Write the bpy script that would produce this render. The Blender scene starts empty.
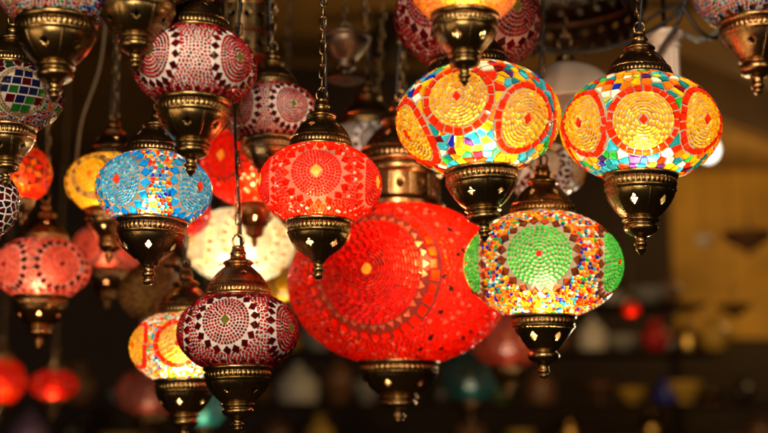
import bpy, math, random
import numpy as np
from mathutils import Vector, Matrix

# ------------------------------------------------------------------ camera, world, lights, exposure
scn = bpy.context.scene
C = scn.collection
R = math.radians
FPX = 1228.0                      # focal length in photo pixels (768 wide)
PITCH = R(10.5)
EYE = Vector((0, 0, 1.55))
cd = bpy.data.cameras.new('camera')
cam = bpy.data.objects.new('camera', cd); C.objects.link(cam)
cam.location = EYE
cam.rotation_euler = (math.pi / 2 + PITCH, 0, 0)
cd.sensor_width = 36.0
cd.lens = FPX / 768 * 36
cd.clip_start = 0.05; cd.clip_end = 100
cd.dof.use_dof = True
cd.dof.focus_distance = 1.60
cd.dof.aperture_fstop = 2.2
scn.camera = cam

w = bpy.data.worlds.new('World'); scn.world = w; w.use_nodes = True
bg = w.node_tree.nodes['Background']
bg.inputs[0].default_value = (1.0, 0.72, 0.42, 1); bg.inputs[1].default_value = 0.006

def light(name, kind, loc, power, color, size=0.1, target=None, size_y=None, spot=None):
    l = bpy.data.lights.new(name, kind); l.energy = power; l.color = color
    if kind == 'AREA':
        l.size = size
        if size_y: l.shape = 'RECTANGLE'; l.size_y = size_y
    else:
        l.shadow_soft_size = size
        if kind == 'SPOT': l.spot_size = R(spot); l.spot_blend = 0.7
    o = bpy.data.objects.new(name, l); C.objects.link(o); o.location = loc
    if target is not None:
        o.rotation_euler = (Vector(target) - Vector(loc)).to_track_quat('-Z', 'Y').to_euler()
    return o
light('dish_pendant_fill', 'POINT', (0.62, 2.75, 1.75), 9, (1.0, 0.78, 0.5), 0.06)  # unseen fill, added to light the dish shade and fluted pendant
# shop lamps on the buyer's side of the stall
light('shop_lamp_overhead', 'AREA', (-0.35, -0.9, 2.25), 74, (1.0, 0.83, 0.62), 0.35, (-0.1, 1.7, 2.0), 0.9)
light('shop_lamp_side', 'AREA', (1.5, -0.2, 2.3), 10, (1.0, 0.78, 0.5), 0.15, (0.1, 1.8, 1.9), 0.6)
light('shop_lamp_left', 'AREA', (-1.6, 0.3, 1.5), 7, (1.0, 0.7, 0.4), 0.15, (-0.3, 1.8, 1.9), 0.5)
# unseen fill lights added to brighten the ochre wall, vault and shelf wares
light('ochre_wall_fill', 'POINT', (2.6, 7.2, 2.9), 18, (1.0, 0.64, 0.22), 0.12)
light('vault_fill', 'POINT', (0.25, 4.6, 2.75), 1.8, (1.0, 0.58, 0.18), 0.10)
light('wares_fill', 'POINT', (0.95, 4.9, 2.3), 17, (1.0, 0.6, 0.22), 0.10)

scn.view_settings.view_transform = 'Standard'
scn.view_settings.look = 'None'
scn.view_settings.exposure = 0.0
scn.view_settings.gamma = 1.0
scn.render.engine = 'CYCLES'
cy = scn.cycles
cy.max_bounces = 8; cy.diffuse_bounces = 3; cy.glossy_bounces = 4; cy.transmission_bounces = 6
cy.transparent_max_bounces = 16
cy.sample_clamp_indirect = 4.0
cy.use_denoising = True
try: cy.caustics_reflective = False; cy.caustics_refractive = False
except Exception: pass

FWD = Vector((0, math.cos(PITCH), math.sin(PITCH)))
UPV = Vector((0, -math.sin(PITCH), math.cos(PITCH)))
def P(px, py, d):
    """photo pixel + depth along the lens axis -> point"""
    return EYE + d * (FWD + Vector((1, 0, 0)) * ((px - 384) / FPX) + UPV * ((216.5 - py) / FPX))

# ------------------------------------------------------------------ materials
def newmat(name):
    m = bpy.data.materials.new(name); m.use_nodes = True
    nt = m.node_tree; nt.nodes.clear()
    out = nt.nodes.new('ShaderNodeOutputMaterial')
    return m, nt, out
def node(nt, t, **kw):
    n = nt.nodes.new(t)
    for k, v in kw.items():
        if k in n.inputs: n.inputs[k].default_value = v
        else: setattr(n, k, v)
    return n
def L(nt, a, b): nt.links.new(a, b)

def brass(name, bright, dark, rough, grime=0.5):
    m, nt, out = newmat(name)
    b = node(nt, 'ShaderNodeBsdfPrincipled'); b.inputs['Metallic'].default_value = 1.0
    tc = node(nt, 'ShaderNodeTexCoord')
    n1 = node(nt, 'ShaderNodeTexNoise'); n1.inputs['Scale'].default_value = 38; n1.inputs['Detail'].default_value = 6
    n1.inputs['Roughness'].default_value = 0.65
    n2 = node(nt, 'ShaderNodeTexNoise'); n2.inputs['Scale'].default_value = 260; n2.inputs['Detail'].default_value = 3
    L(nt, tc.outputs['Object'], n1.inputs['Vector']); L(nt, tc.outputs['Object'], n2.inputs['Vector'])
    cr = node(nt, 'ShaderNodeValToRGB')
    cr.color_ramp.elements[0].position = 0.5 - 0.22 * grime - .1; cr.color_ramp.elements[0].color = (*dark, 1)
    cr.color_ramp.elements[1].position = 0.62; cr.color_ramp.elements[1].color = (*bright, 1)
    L(nt, n1.outputs['Fac'], cr.inputs['Fac']); L(nt, cr.outputs['Color'], b.inputs['Base Color'])
    mr = node(nt, 'ShaderNodeMapRange'); mr.inputs['From Min'].default_value = 0.3; mr.inputs['From Max'].default_value = 0.7
    mr.inputs['To Min'].default_value = rough + 0.16; mr.inputs['To Max'].default_value = rough
    L(nt, n1.outputs['Fac'], mr.inputs['Value']); L(nt, mr.outputs['Result'], b.inputs['Roughness'])
    bp = node(nt, 'ShaderNodeBump'); bp.inputs['Strength'].default_value = 0.12; bp.inputs['Distance'].default_value = 0.001
    L(nt, n2.outputs['Fac'], bp.inputs['Height']); L(nt, bp.outputs['Normal'], b.inputs['Normal'])
    L(nt, b.outputs['BSDF'], out.inputs['Surface'])
    return m
BRASS = brass('antique_brass', (0.31, 0.195, 0.07), (0.045, 0.026, 0.012), 0.2, .9)
BRONZE = brass('dark_bronze', (0.34, 0.21, 0.09), (0.08, 0.045, 0.02), 0.2)
COPPER = brass('reddish_brass', (0.42, 0.22, 0.08), (0.20, 0.09, 0.035), 0.19)
IRON = brass('blackened_iron', (0.16, 0.11, 0.07), (0.04, 0.03, 0.02), 0.38)

def mosaic_glass():
    m, nt, out = newmat('mosaic_glass')
    at = node(nt, 'ShaderNodeAttribute'); at.attribute_name = 'Col'
    tc = node(nt, 'ShaderNodeTexCoord')
    n1 = node(nt, 'ShaderNodeTexNoise'); n1.inputs['Scale'].default_value = 120; n1.inputs['Detail'].default_value = 4
    L(nt, tc.outputs['Object'], n1.inputs['Vector'])
    mr = node(nt, 'ShaderNodeMapRange'); mr.inputs['From Min'].default_value = 0.3; mr.inputs['From Max'].default_value = 0.7
    mr.inputs['To Min'].default_value = 0.68; mr.inputs['To Max'].default_value = 1.1
    L(nt, n1.outputs['Fac'], mr.inputs['Value'])
    mx = node(nt, 'ShaderNodeVectorMath', operation='SCALE')
    L(nt, at.outputs['Color'], mx.inputs[0]); L(nt, mr.outputs['Result'], mx.inputs['Scale'])
    tl = node(nt, 'ShaderNodeBsdfTranslucent'); df = node(nt, 'ShaderNodeBsdfDiffuse'); tp = node(nt, 'ShaderNodeBsdfTransparent')
    gl = node(nt, 'ShaderNodeBsdfGlossy'); gl.inputs['Roughness'].default_value = 0.12
    for s in (tl, df, tp): L(nt, mx.outputs['Vector'], s.inputs['Color'])
    bp = node(nt, 'ShaderNodeBump'); bp.inputs['Strength'].default_value = 0.25; bp.inputs['Distance'].default_value = 0.002
    L(nt, n1.outputs['Fac'], bp.inputs['Height']); L(nt, bp.outputs['Normal'], gl.inputs['Normal'])
    rf = node(nt, 'ShaderNodeBsdfRefraction'); rf.inputs['IOR'].default_value = 1.5; rf.inputs['Roughness'].default_value = 0.72
    L(nt, mx.outputs['Vector'], rf.inputs['Color'])
    a0 = node(nt, 'ShaderNodeMixShader'); a0.inputs[0].default_value = 0.5
    L(nt, tl.outputs[0], a0.inputs[1]); L(nt, rf.outputs[0], a0.inputs[2])
    a = node(nt, 'ShaderNodeMixShader'); a.inputs[0].default_value = 0.34
    L(nt, a0.outputs[0], a.inputs[1]); L(nt, df.outputs[0], a.inputs[2])
    b = node(nt, 'ShaderNodeMixShader'); b.inputs[0].default_value = 0.04
    L(nt, a.outputs[0], b.inputs[1]); L(nt, tp.outputs[0], b.inputs[2])
    fr = node(nt, 'ShaderNodeFresnel'); fr.inputs['IOR'].default_value = 1.33
    c = node(nt, 'ShaderNodeMixShader'); L(nt, fr.outputs[0], c.inputs[0])
    L(nt, b.outputs[0], c.inputs[1]); L(nt, gl.outputs[0], c.inputs[2])
    L(nt, c.outputs[0], out.inputs['Surface'])
    return m
GLASS = mosaic_glass()

def grout(name, col, clear=0.30, thru=0.30, tint=(1, 0.97, 0.92)):
    m, nt, out = newmat(name)
    tc = node(nt, 'ShaderNodeTexCoord')
    n1 = node(nt, 'ShaderNodeTexNoise'); n1.inputs['Scale'].default_value = 90; n1.inputs['Detail'].default_value = 5
    L(nt, tc.outputs['Object'], n1.inputs['Vector'])
    cr = node(nt, 'ShaderNodeValToRGB')
    cr.color_ramp.elements[0].position = 0.3; cr.color_ramp.elements[0].color = (*[c * 0.72 for c in col], 1)
    cr.color_ramp.elements[1].position = 0.7; cr.color_ramp.elements[1].color = (*col, 1)
    L(nt, n1.outputs['Fac'], cr.inputs['Fac'])
    tl = node(nt, 'ShaderNodeBsdfTranslucent'); df = node(nt, 'ShaderNodeBsdfDiffuse'); tp = node(nt, 'ShaderNodeBsdfTransparent')
    tp.inputs['Color'].default_value = (*tint, 1)
    L(nt, cr.outputs['Color'], tl.inputs['Color']); L(nt, cr.outputs['Color'], df.inputs['Color'])
    a = node(nt, 'ShaderNodeMixShader'); a.inputs[0].default_value = 1 - thru
    L(nt, tl.outputs[0], a.inputs[1]); L(nt, df.outputs[0], a.inputs[2])
    b = node(nt, 'ShaderNodeMixShader'); b.inputs[0].default_value = clear
    L(nt, a.outputs[0], b.inputs[1]); L(nt, tp.outputs[0], b.inputs[2])
    L(nt, b.outputs[0], out.inputs['Surface'])
    return m
G_WHITE = grout('white_grouted_glass', (0.82, 0.78, 0.74))
G_GREY = grout('grey_grouted_glass', (0.20, 0.16, 0.12), 0.30, 0.10, (1, .90, .72))
G_PINK = grout('pinkish_grouted_glass', (0.60, 0.30, 0.24), 0.30, 0.12, (1, .6, .45))
G_RED = grout('red_washed_glass', (0.66, 0.20, 0.15), 0.32, 0.3)
G_ROSE = grout('rose_grouted_glass', (0.46, 0.15, 0.11), 0.32, 0.10, (1, .30, .16))
G_DARKRED = grout('deep_red_washed_glass', (0.13, 0.018, 0.012), 0.34, 0.12, (1, .24, .10))
G_SOLID = grout('pinkish_white_grout', (0.93, 0.80, 0.73), 0.02, 0.10)
G_CREAM = grout('cream_grouted_glass', (0.70, 0.52, 0.28), 0.34, 0.3)
G_GOLD = grout('gold_grouted_glass', (0.26, 0.13, 0.03), 0.30, 0.12)

def glow(name, strength, col=(1.0, 0.80, 0.50), clear=False):
    m, nt, out = newmat(name)
    e = node(nt, 'ShaderNodeEmission'); e.inputs[0].default_value = (*col, 1); e.inputs[1].default_value = strength
    if clear:
        t = node(nt, 'ShaderNodeBsdfTransparent'); a = node(nt, 'ShaderNodeAddShader')
        L(nt, e.outputs[0], a.inputs[0]); L(nt, t.outputs[0], a.inputs[1]); L(nt, a.outputs[0], out.inputs['Surface'])
    else: L(nt, e.outputs[0], out.inputs['Surface'])
    return m
_glow = {}
def glow_mat(s, col=(1.0, 0.80, 0.50), clear=False):
    k = (round(s, 2), col, clear)
    if k not in _glow: _glow[k] = glow('bulb_filament_glow', s, col, clear)
    return _glow[k]

def plain(name, col, rough=0.6, metal=0.0, var=0.35, scale=8, bump=0.15):
    m, nt, out = newmat(name)
    b = node(nt, 'ShaderNodeBsdfPrincipled'); b.inputs['Roughness'].default_value = rough; b.inputs['Metallic'].default_value = metal
    tc = node(nt, 'ShaderNodeTexCoord')
    n1 = node(nt, 'ShaderNodeTexNoise'); n1.inputs['Scale'].default_value = scale; n1.inputs['Detail'].default_value = 6
    L(nt, tc.outputs['Object'], n1.inputs['Vector'])
    cr = node(nt, 'ShaderNodeValToRGB')
    cr.color_ramp.elements[0].position = 0.3; cr.color_ramp.elements[0].color = (*[c * (1 - var) for c in col], 1)
    cr.color_ramp.elements[1].position = 0.7; cr.color_ramp.elements[1].color = (*col, 1)
    L(nt, n1.outputs['Fac'], cr.inputs['Fac']); L(nt, cr.outputs['Color'], b.inputs['Base Color'])
    bp = node(nt, 'ShaderNodeBump'); bp.inputs['Strength'].default_value = bump; bp.inputs['Distance'].default_value = 0.01
    L(nt, n1.outputs['Fac'], bp.inputs['Height']); L(nt, bp.outputs['Normal'], b.inputs['Normal'])
    L(nt, b.outputs['BSDF'], out.inputs['Surface'])
    return m
CORD = plain('black_cable_rubber', (0.012, 0.011, 0.010), 0.45, scale=60)
TAN = plain('tan_cable', (0.12, 0.07, 0.025), 0.5, scale=60)

# ------------------------------------------------------------------ mesh helpers
class MB:
    def __init__(self): self.v = []; self.f = []; self.c = []
    def add(self, verts, faces, col=None):
        o = len(self.v); self.v.extend([tuple(p) for p in verts])
        self.f.extend([tuple(i + o for i in f) for f in faces])
        self.c.extend([col] * len(faces))
    def mesh(self, name, mat, smooth=True):
        me = bpy.data.meshes.new(name)
        me.from_pydata(self.v, [], self.f)
        if self.c and self.c[0] is not None:
            a = me.attributes.new('Col', 'FLOAT_COLOR', 'FACE')
            a.data.foreach_set('color', np.array([(*c, 1.0) for c in self.c], dtype=np.float32).ravel())
        me.materials.append(mat)
        if smooth: me.polygons.foreach_set('use_smooth', [True] * len(me.polygons))
        me.update()
        return me
    def build(self, name, mat, parent=None, smooth=True):
        return link(name, self.mesh(name, mat, smooth), parent)
def link(name, data, parent=None):
    o = bpy.data.objects.new(name, data); C.objects.link(o)
    if parent is not None: o.parent = parent
    return o
def tag(o, label, cat, group=None, kind=None):
    if label: o['label'] = label
    if cat: o['category'] = cat
    if group: o['group'] = group
    if kind: o['kind'] = kind
    return o

def lathe(mb, prof, seg=40, sharp=True):
    """profile of (r, z); hard corners kept by doubling rows where the direction turns sharply"""
    rows = []
    n = len(prof)
    strips = [[prof[0]]]
    for i in range(1, n):
        strips[-1].append(prof[i])
        if sharp and 0 < i < n - 1:
            a = Vector(prof[i]) - Vector(prof[i - 1]); b = Vector(prof[i + 1]) - Vector(prof[i])
            if a.length > 1e-9 and b.length > 1e-9 and a.angle(b) > R(50): strips.append([prof[i]])
    cs = [(math.cos(2 * math.pi * k / seg), math.sin(2 * math.pi * k / seg)) for k in range(seg)]
    for st in strips:
        if len(st) < 2: continue
        v = [(r * c, r * s, z) for r, z in st for c, s in cs]
        f = [(j * seg + k, j * seg + (k + 1) % seg, (j + 1) * seg + (k + 1) % seg, (j + 1) * seg + k)
             for j in range(len(st) - 1) for k in range(seg)]
        mb.add(v, f)
def interp(prof):
    d = [0]
    for i in range(1, len(prof)): d.append(d[-1] + math.dist(prof[i], prof[i - 1]))
    tot = d[-1]
    xs = np.array(d) / tot; rs = np.array([p[0] for p in prof]); zs = np.array([p[1] for p in prof])
    return (lambda t: (float(np.interp(t, xs, rs)), float(np.interp(t, xs, zs)))), tot
def smoothprof(pts, sub=4):
    out = []
    for i in range(len(pts) - 1):
        p0 = pts[max(i - 1, 0)]; p1 = pts[i]; p2 = pts[i + 1]; p3 = pts[min(i + 2, len(pts) - 1)]
        for k in range(sub):
            t = k / sub
            out.append(tuple(0.5 * (2 * p1[j] + (p2[j] - p0[j]) * t + (2 * p0[j] - 5 * p1[j] + 4 * p2[j] - p3[j]) * t * t
                                    + (3 * p1[j] - p0[j] - 3 * p2[j] + p3[j]) * t ** 3) for j in (0, 1)))
    out.append(tuple(pts[-1])); return out
def pierced(mb, prof, n, size, at=0.45, kind='star', phase=0.0):
    """a surface of revolution in n panels, each with a real star-shaped opening"""
    fn, tot = interp(prof)
    rm, _ = fn(at)
    half = math.pi / n
    hw = half * rm                                   # half panel width (length units)
    M = 16
    rect, star = [], []
    for k in range(M):
        a = 2 * math.pi * k / M
        c, s = math.cos(a), math.sin(a); q = max(abs(c), abs(s))
        u, v = c / q, s / q
        rect.append((u, at + (v * (1 - at) if v > 0 else v * at)))
        if kind == 'star': rr = (1.0, 0.40, 0.52, 0.40)[k % 4] if k % 4 else 1.0
        elif kind == 'diamond': rr = 1.0 / (abs(c) + abs(s)) * (0.75 + 0.25 * abs(s))
        else: rr = (1.0, 0.75, 0.52, 0.8)[k % 4]
        star.append((c * rr * size / hw, at + s * rr * size * 1.15 / tot))
    ST = 5
    for i in range(n):
        th0 = phase + 2 * math.pi * i / n
        v = []
        for j in range(ST + 1):
            t = j / ST
            for k in range(M):
                u = star[k][0] * (1 - t) + rect[k][0] * t; tt = star[k][1] * (1 - t) + rect[k][1] * t
                r, z = fn(min(max(tt, 0), 1)); th = th0 + u * half
                v.append((r * math.cos(th), r * math.sin(th), z))
        f = [(j * M + k, j * M + (k + 1) % M, (j + 1) * M + (k + 1) % M, (j + 1) * M + k) for j in range(ST) for k in range(M)]
        # thickness of the sheet seen round the opening
        o = len(v); cen = [sum(v[k][q] for k in range(M)) / M for q in range(3)]
        for k in range(M):
            x, y, z = v[k]; s_ = 0.985; v.append((x * s_, y * s_, z))
        f += [(k, o + k, o + (k + 1) % M, (k + 1) % M) for k in range(M)]
        mb.add(v, f)
        # slim rib between the panels
        v = []; w_ = 0.035
        for j in range(7):
            t = 0.02 + 0.96 * j / 6; r, z = fn(t)
            for du, dr in ((-w_, 0), (0, 0.03), (w_, 0)):
                th = th0 + half + du * 0.9 / max(r, .3); v.append(((r + dr) * math.cos(th), (r + dr) * math.sin(th), z))
        mb.add(v, [(j * 3 + k, j * 3 + k + 1, j * 3 + k + 4, j * 3 + k + 3) for j in range(6) for k in (0, 1)])
def ribbed(mb, r0, z0, r1, z1, n=44, depth=0.035):
    seg = n * 6; rows = 5
    v = []
    for j in range(rows):
        t = j / (rows - 1); r = r0 + (r1 - r0) * t; z = z0 + (z1 - z0) * t
        bulge = math.sin(math.pi * t)
        for k in range(seg):
            a = 2 * math.pi * k / seg
            rr = r + bulge * depth * (0.2 + 1.0 * abs(math.sin(n * a / 2)))
            v.append((rr * math.cos(a), rr * math.sin(a), z))
    mb.add(v, [(j * seg + k, j * seg + (k + 1) % seg, (j + 1) * seg + (k + 1) % seg, (j + 1) * seg + k) for j in range(rows - 1) for k in range(seg)])
def tube(mb, pts, r, seg=6, closed=False):
    pts = [Vector(p) for p in pts]; n = len(pts); v = []
    for i, p in enumerate(pts):
        a = pts[(i - 1) % n] if (closed or i > 0) else p; b = pts[(i + 1) % n] if (closed or i < n - 1) else p
        t = (b - a).normalized()
        ref = Vector((0, 0, 1)) if abs(t.z) < 0.9 else Vector((1, 0, 0))
        x = t.cross(ref).normalized(); y = t.cross(x)
        rr = r[i] if isinstance(r, (list, tuple)) else r
        for k in range(seg):
            q = 2 * math.pi * k / seg; v.append(p + x * (rr * math.cos(q)) + y * (rr * math.sin(q)))
    m = n if closed else n - 1
    f = [(i * seg + k, i * seg + (k + 1) % seg, ((i + 1) % n) * seg + (k + 1) % seg, ((i + 1) % n) * seg + k) for i in range(m) for k in range(seg)]
    if not closed: f += [tuple(range(seg)), tuple((n - 1) * seg + k for k in range(seg))]
    mb.add(v, f)
def box(mb, x0, y0, z0, x1, y1, z1):
    v = [(x, y, z) for x in (x0, x1) for y in (y0, y1) for z in (z0, z1)]
    mb.add(v, [(0, 1, 3, 2), (4, 6, 7, 5), (0, 4, 5, 1), (2, 3, 7, 6), (0, 2, 6, 4), (1, 5, 7, 3)])

# ------------------------------------------------------------------ brass fittings, unit rim radius
CUPS = {
 'urn': dict(bowl=[(.94, -.43), (.91, -.53), (.80, -.72), (.64, -.92), (.50, -1.05)],
     base=[(.50, -1.05), (.455, -1.09), (.50, -1.13), (.50, -1.17), (.435, -1.21), (.42, -1.25), (.455, -1.30), (.46, -1.37), (.41, -1.45), (.27, -1.53), (.18, -1.56)],
     fin=[(.18, -1.56), (.15, -1.60), (.14, -1.69), (.185, -1.73), (.18, -1.79), (.12, -1.83), (.145, -1.88), (.10, -1.95), (.045, -2.02), (.0, -2.05)]),
 'cone': dict(bowl=[(.92, -.43), (.83, -.60), (.66, -.85), (.48, -1.10)],
     base=[(.48, -1.10), (.42, -1.14), (.40, -1.19), (.47, -1.25), (.49, -1.34), (.45, -1.44), (.33, -1.53), (.22, -1.57)],
     fin=[(.22, -1.57), (.17, -1.62), (.16, -1.76), (.19, -1.80), (.18, -1.88), (.12, -1.92), (.14, -1.98), (.10, -2.04), (.0, -2.08)]),
 'bowl': dict(bowl=[(.95, -.43), (.90, -.56), (.74, -.78), (.50, -.96), (.36, -1.06)],
     base=[(.36, -1.06), (.28, -1.13), (.23, -1.20), (.21, -1.24)],
     fin=[(.21, -1.24), (.16, -1.28), (.15, -1.38), (.185, -1.42), (.18, -1.50), (.13, -1.54), (.155, -1.60), (.15, -1.68), (.10, -1.74), (.0, -1.76)]),
}
_fit = {}
def cup_meshes(style, mat, hole, npan, hs):
    key = (style, mat.name, hole, npan, hs)
    if key in _fit: return _fit[key]
    d = CUPS[style]
    a = MB()
    lathe(a, [(.90, .10), (.99, .06), (1.03, .01), (1.02, -.05), (.985, -.10), (.95, -.12)])
    lathe(a, [(.95, -.32), (.985, -.34), (.985, -.38), (.95, -.41), (.94, -.43)])
    pierced(a, smoothprof(d['bowl']), npan, hs, 0.42, hole, phase=R(17))
    b = MB(); ribbed(b, .945, -.12, .945, -.32)
    c = MB(); lathe(c, smoothprof(d['base'], 3), 32)
    e = MB(); lathe(e, smoothprof(d['fin'], 3), 20)
    _fit[key] = (a.mesh('bowl', mat), b.mesh('ribbed_band', mat), c.mesh('base_moulding', mat), e.mesh('finial', mat))
    return _fit[key]
def cap_meshes(mat, hole, npan, hs, tall=1.0):
    key = ('cap', mat.name, hole, npan, hs, tall)
    if key in _fit: return _fit[key]
    T = lambda p: [(r, z * tall) for r, z in p]
    a = MB()
    lathe(a, T([(.93, -.06), (1.0, -.03), (1.02, .02), (1.0, .07), (.965, .10)]))
    lathe(a, T([(.91, .30), (.925, .33), (.90, .37), (.85, .39)]))
    pierced(a, smoothprof(T([(.85, .39), (.80, .50), (.69, .66), (.55, .80), (.44, .90)])), npan, hs, 0.45, hole, phase=R(40))
    lathe(a, smoothprof(T([(.44, .90), (.395, .93), (.40, .96), (.455, 1.0), (.46, 1.05), (.40, 1.11), (.28, 1.15)]), 3))
    b = MB(); ribbed(b, .96, .10 * tall, .905, .30 * tall, 48, .028)
    c = MB(); lathe(c, smoothprof(T([(.28, 1.15), (.245, 1.19), (.235, 1.30), (.26, 1.34), (.225, 1.40), (.19, 1.50), (.20, 1.54), (.12, 1.58), (.0, 1.59)]), 3), 24)
    _fit[key] = (a.mesh('dome', mat), b.mesh('ribbed_band', mat), c.mesh('neck', mat))
    return _fit[key]
def chain_mesh(length, mat, lw=0.0042, ll=0.0195, wire=0.0011):
    mb = MB(); step = ll - 2.4 * wire; n = max(1, int(length / step) + 1)
    base = []
    hw = lw; hl = ll / 2 - lw
    for k in range(12):
        a = 2 * math.pi * k / 12
        base.append((hw * math.cos(a), hw * math.sin(a) + (hl if math.sin(a) >= 0 else -hl)))
    for i in range(n):
        z = ll / 2 + i * step
        if i % 2: pts = [(x, 0, z + y) for x, y in base]
        else: pts = [(0, x, z + y) for x, y in base]
        tube(mb, pts, wire, 5, True)
    return mb.mesh('chain', mat)

# ------------------------------------------------------------------ mosaic globe (unit equator radius, semi-axis b)
class Med:
    def __init__(s, lon, lat, b):
        s.b = b; s.k = 1.0; s.o = 1.0; cl = math.cos(lat)
        s.c = np.array([math.sin(lon) * cl, -math.cos(lon) * cl, math.sin(lat)])
        s.t = np.array([math.cos(lon), math.sin(lon), 0.0]); s.z = np.cross(s.c, s.t) * -1
        if s.z[2] < 0: s.z = -s.z
    def fwd(s, u, v):
        u, v = u * s.k * s.o, v * s.k; al, be = u, v / s.b; th = math.hypot(al, be)
        d = s.c if th < 1e-9 else s.c * math.cos(th) + (s.t * al + s.z * be) * (math.sin(th) / th)
        p = d * (1, 1, s.b); n = d * (1, 1, 1 / s.b)
        return p, n / np.linalg.norm(n)
    def inv(s, p):                                    # p (N,3) -> distance and uv
        d = p / np.array([1, 1, s.b]); d = d / np.linalg.norm(d, axis=-1, keepdims=True)
        co = np.clip(d @ s.c, -1, 1); th = np.arccos(co); k = th / np.maximum(np.sin(th), 1e-6)
        u = k * (d @ s.t); v = s.b * k * (d @ s.z)
        return u, v
def vary(col, rng, a=0.25):
    k = 1 + rng.uniform(-a, a)
    return tuple(max(0.0, min(1.0, c * k)) for c in col)
TR = np.random.default_rng(3)
def tile(mb, ps, ns, h, ins, col, sink=0.012):
    n = len(ps); ps = np.array(ps); ns = np.array(ns); cen = ps.mean(0)
    if np.cross(ps[1] - ps[0], ps[2] - ps[0]) @ ns[0] < 0: ps = ps[::-1]; ns = ns[::-1]
    bot = ps; top = cen + (ps - cen) * (1 - ins) + ns * h * TR.uniform(.75, 1.3, (n, 1))
    mb.add(list(map(tuple, bot)) + list(map(tuple, top)),
           [tuple(range(n, 2 * n))] + [(k, (k + 1) % n, n + (k + 1) % n, n + k) for k in range(n)], col)
def med_poly(M, pts):
    q = [M.fwd(u, v) for u, v in pts]
    return [a for a, _ in q], [b for _, b in q]
def pick(pal, rng):
    t = rng.random() * sum(w for w, _ in pal)
    for w_, c in pal:
        t -= w_
        if t <= 0: return c
    return pal[-1][1]

def fill_cells(b, rc, rk, h, jit, meds, keep, rng, gap):
    """irregular mosaic pieces covering the globe outside the medallions (Voronoi cells laid on the surface)"""
    phc = math.acos(min(rc, 0.98)); phk = -math.acos(min(rk, 0.98))
    phs = np.linspace(-math.pi / 2, math.pi / 2, 721)
    ds = np.sqrt(np.sin(phs) ** 2 + (b * np.cos(phs)) ** 2)
    s = np.concatenate([[0], np.cumsum((ds[1:] + ds[:-1]) / 2 * np.diff(phs))])
    s0, s1 = np.interp(phk, phs, s), np.interp(phc, phs, s)
    rows = max(2, int(round((s1 - s0) / h)))
    pts = []
    for i in range(rows):
        ss = s0 + (i + 0.5) / rows * (s1 - s0)
        r = math.cos(np.interp(ss, s, phs)); n = max(6, int(2 * math.pi * r / h)); o = rng.random()
        for k in range(n):
            ph = np.interp(ss + rng.uniform(-jit, jit) * h, s, phs)
            lo = 2 * math.pi * (k + o + rng.uniform(-jit, jit)) / n
            pts.append((math.cos(ph) * math.sin(lo), -math.cos(ph) * math.cos(lo), b * math.sin(ph)))
    pts = np.array(pts)
    ok = np.ones(len(pts), bool)
    for M, R_ in zip(meds, keep):
        u, v = M.inv(pts); ok &= np.hypot(u, v) > R_ + 0.10 * h
    pts = pts[ok]
    nr = pts / np.array([1, 1, b * b]); nr /= np.linalg.norm(nr, axis=1, keepdims=True)
    eu = np.stack([-pts[:, 1], pts[:, 0], 0 * pts[:, 0]], 1); eu /= np.linalg.norm(eu, axis=1, keepdims=True)
    ev = np.cross(nr, eu)
    # distances to the medallion rims and their gradients
    rim = []
    for M, R_ in zip(meds, keep):
        e = 1e-3
        f0 = np.hypot(*M.inv(pts)); fu = np.hypot(*M.inv(pts + eu * e)); fv = np.hypot(*M.inv(pts + ev * e))
        rim.append((f0 - R_, (fu - f0) / e, (fv - f0) / e))
    out = []
    N = len(pts)
    zmax = b * math.sin(phc); zmin = b * math.sin(phk)
    for i0 in range(0, N, 400):
        D = ((pts[i0:i0 + 400, None, :] - pts[None]) ** 2).sum(2)
        kk = min(13, N - 1)
        idx = np.argpartition(D, kk, axis=1)[:, :kk + 1]
        for a in range(D.shape[0]):
            i = i0 + a; p = pts[i]; U = eu[i]; V = ev[i]
            poly = [(-1.1 * h, -1.1 * h), (1.1 * h, -1.1 * h), (1.1 * h, 1.1 * h), (-1.1 * h, 1.1 * h)]
            planes = []
            dd = pts[idx[a]] - p
            us = dd @ U; vs = dd @ V
            for q in range(len(us)):
                l2 = us[q] ** 2 + vs[q] ** 2
                if l2 < 1e-12 or l2 > 6.5 * h * h: continue
                l = math.sqrt(l2); planes.append((us[q] / l, vs[q] / l, l / 2 - gap / 2))
            for f0, gu, gv in rim:
                if f0[i] < 1.6 * h: planes.append((-gu[i], -gv[i], f0[i] - gap * 0.4))
            for A, B, D0 in planes:
                new = []
                m = len(poly)
                for k in range(m):
                    x0, y0 = poly[k]; x1, y1 = poly[(k + 1) % m]
                    d0 = A * x0 + B * y0 - D0; d1 = A * x1 + B * y1 - D0
                    if d0 <= 0: new.append((x0, y0))
                    if (d0 < 0 < d1) or (d1 < 0 < d0):
                        t = d0 / (d0 - d1); new.append((x0 + (x1 - x0) * t, y0 + (y1 - y0) * t))
                poly = new
                if len(poly) < 3: break
            if len(poly) < 3: continue
            ar = abs(sum(poly[k][0] * poly[(k + 1) % len(poly)][1] - poly[(k + 1) % len(poly)][0] * poly[k][1] for k in range(len(poly)))) / 2
            if ar < 0.05 * h * h: continue
            q = []
            for x, y in poly:                        # back on the globe
                s_ = p + U * x + V * y; s_ = s_ / np.array([1, 1, b]); s_ /= np.linalg.norm(s_); q.append(s_ * (1, 1, b))
            nn = [nr[i]] * len(q)
            out.append((p, q, nn))
    return out

def globe_shell(b, rc, rk, a, inset=0.0):
    mb = MB(); n = 22
    p0, p1 = math.acos(min(rc, .99)) , -math.acos(min(rk, .99))
    lathe(mb, [(math.cos(p0 + (p1 - p0) * k / n) * a, b * math.sin(p0 + (p1 - p0) * k / n) * a) for k in range(n + 1)], 56, False)
    return mb

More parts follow.
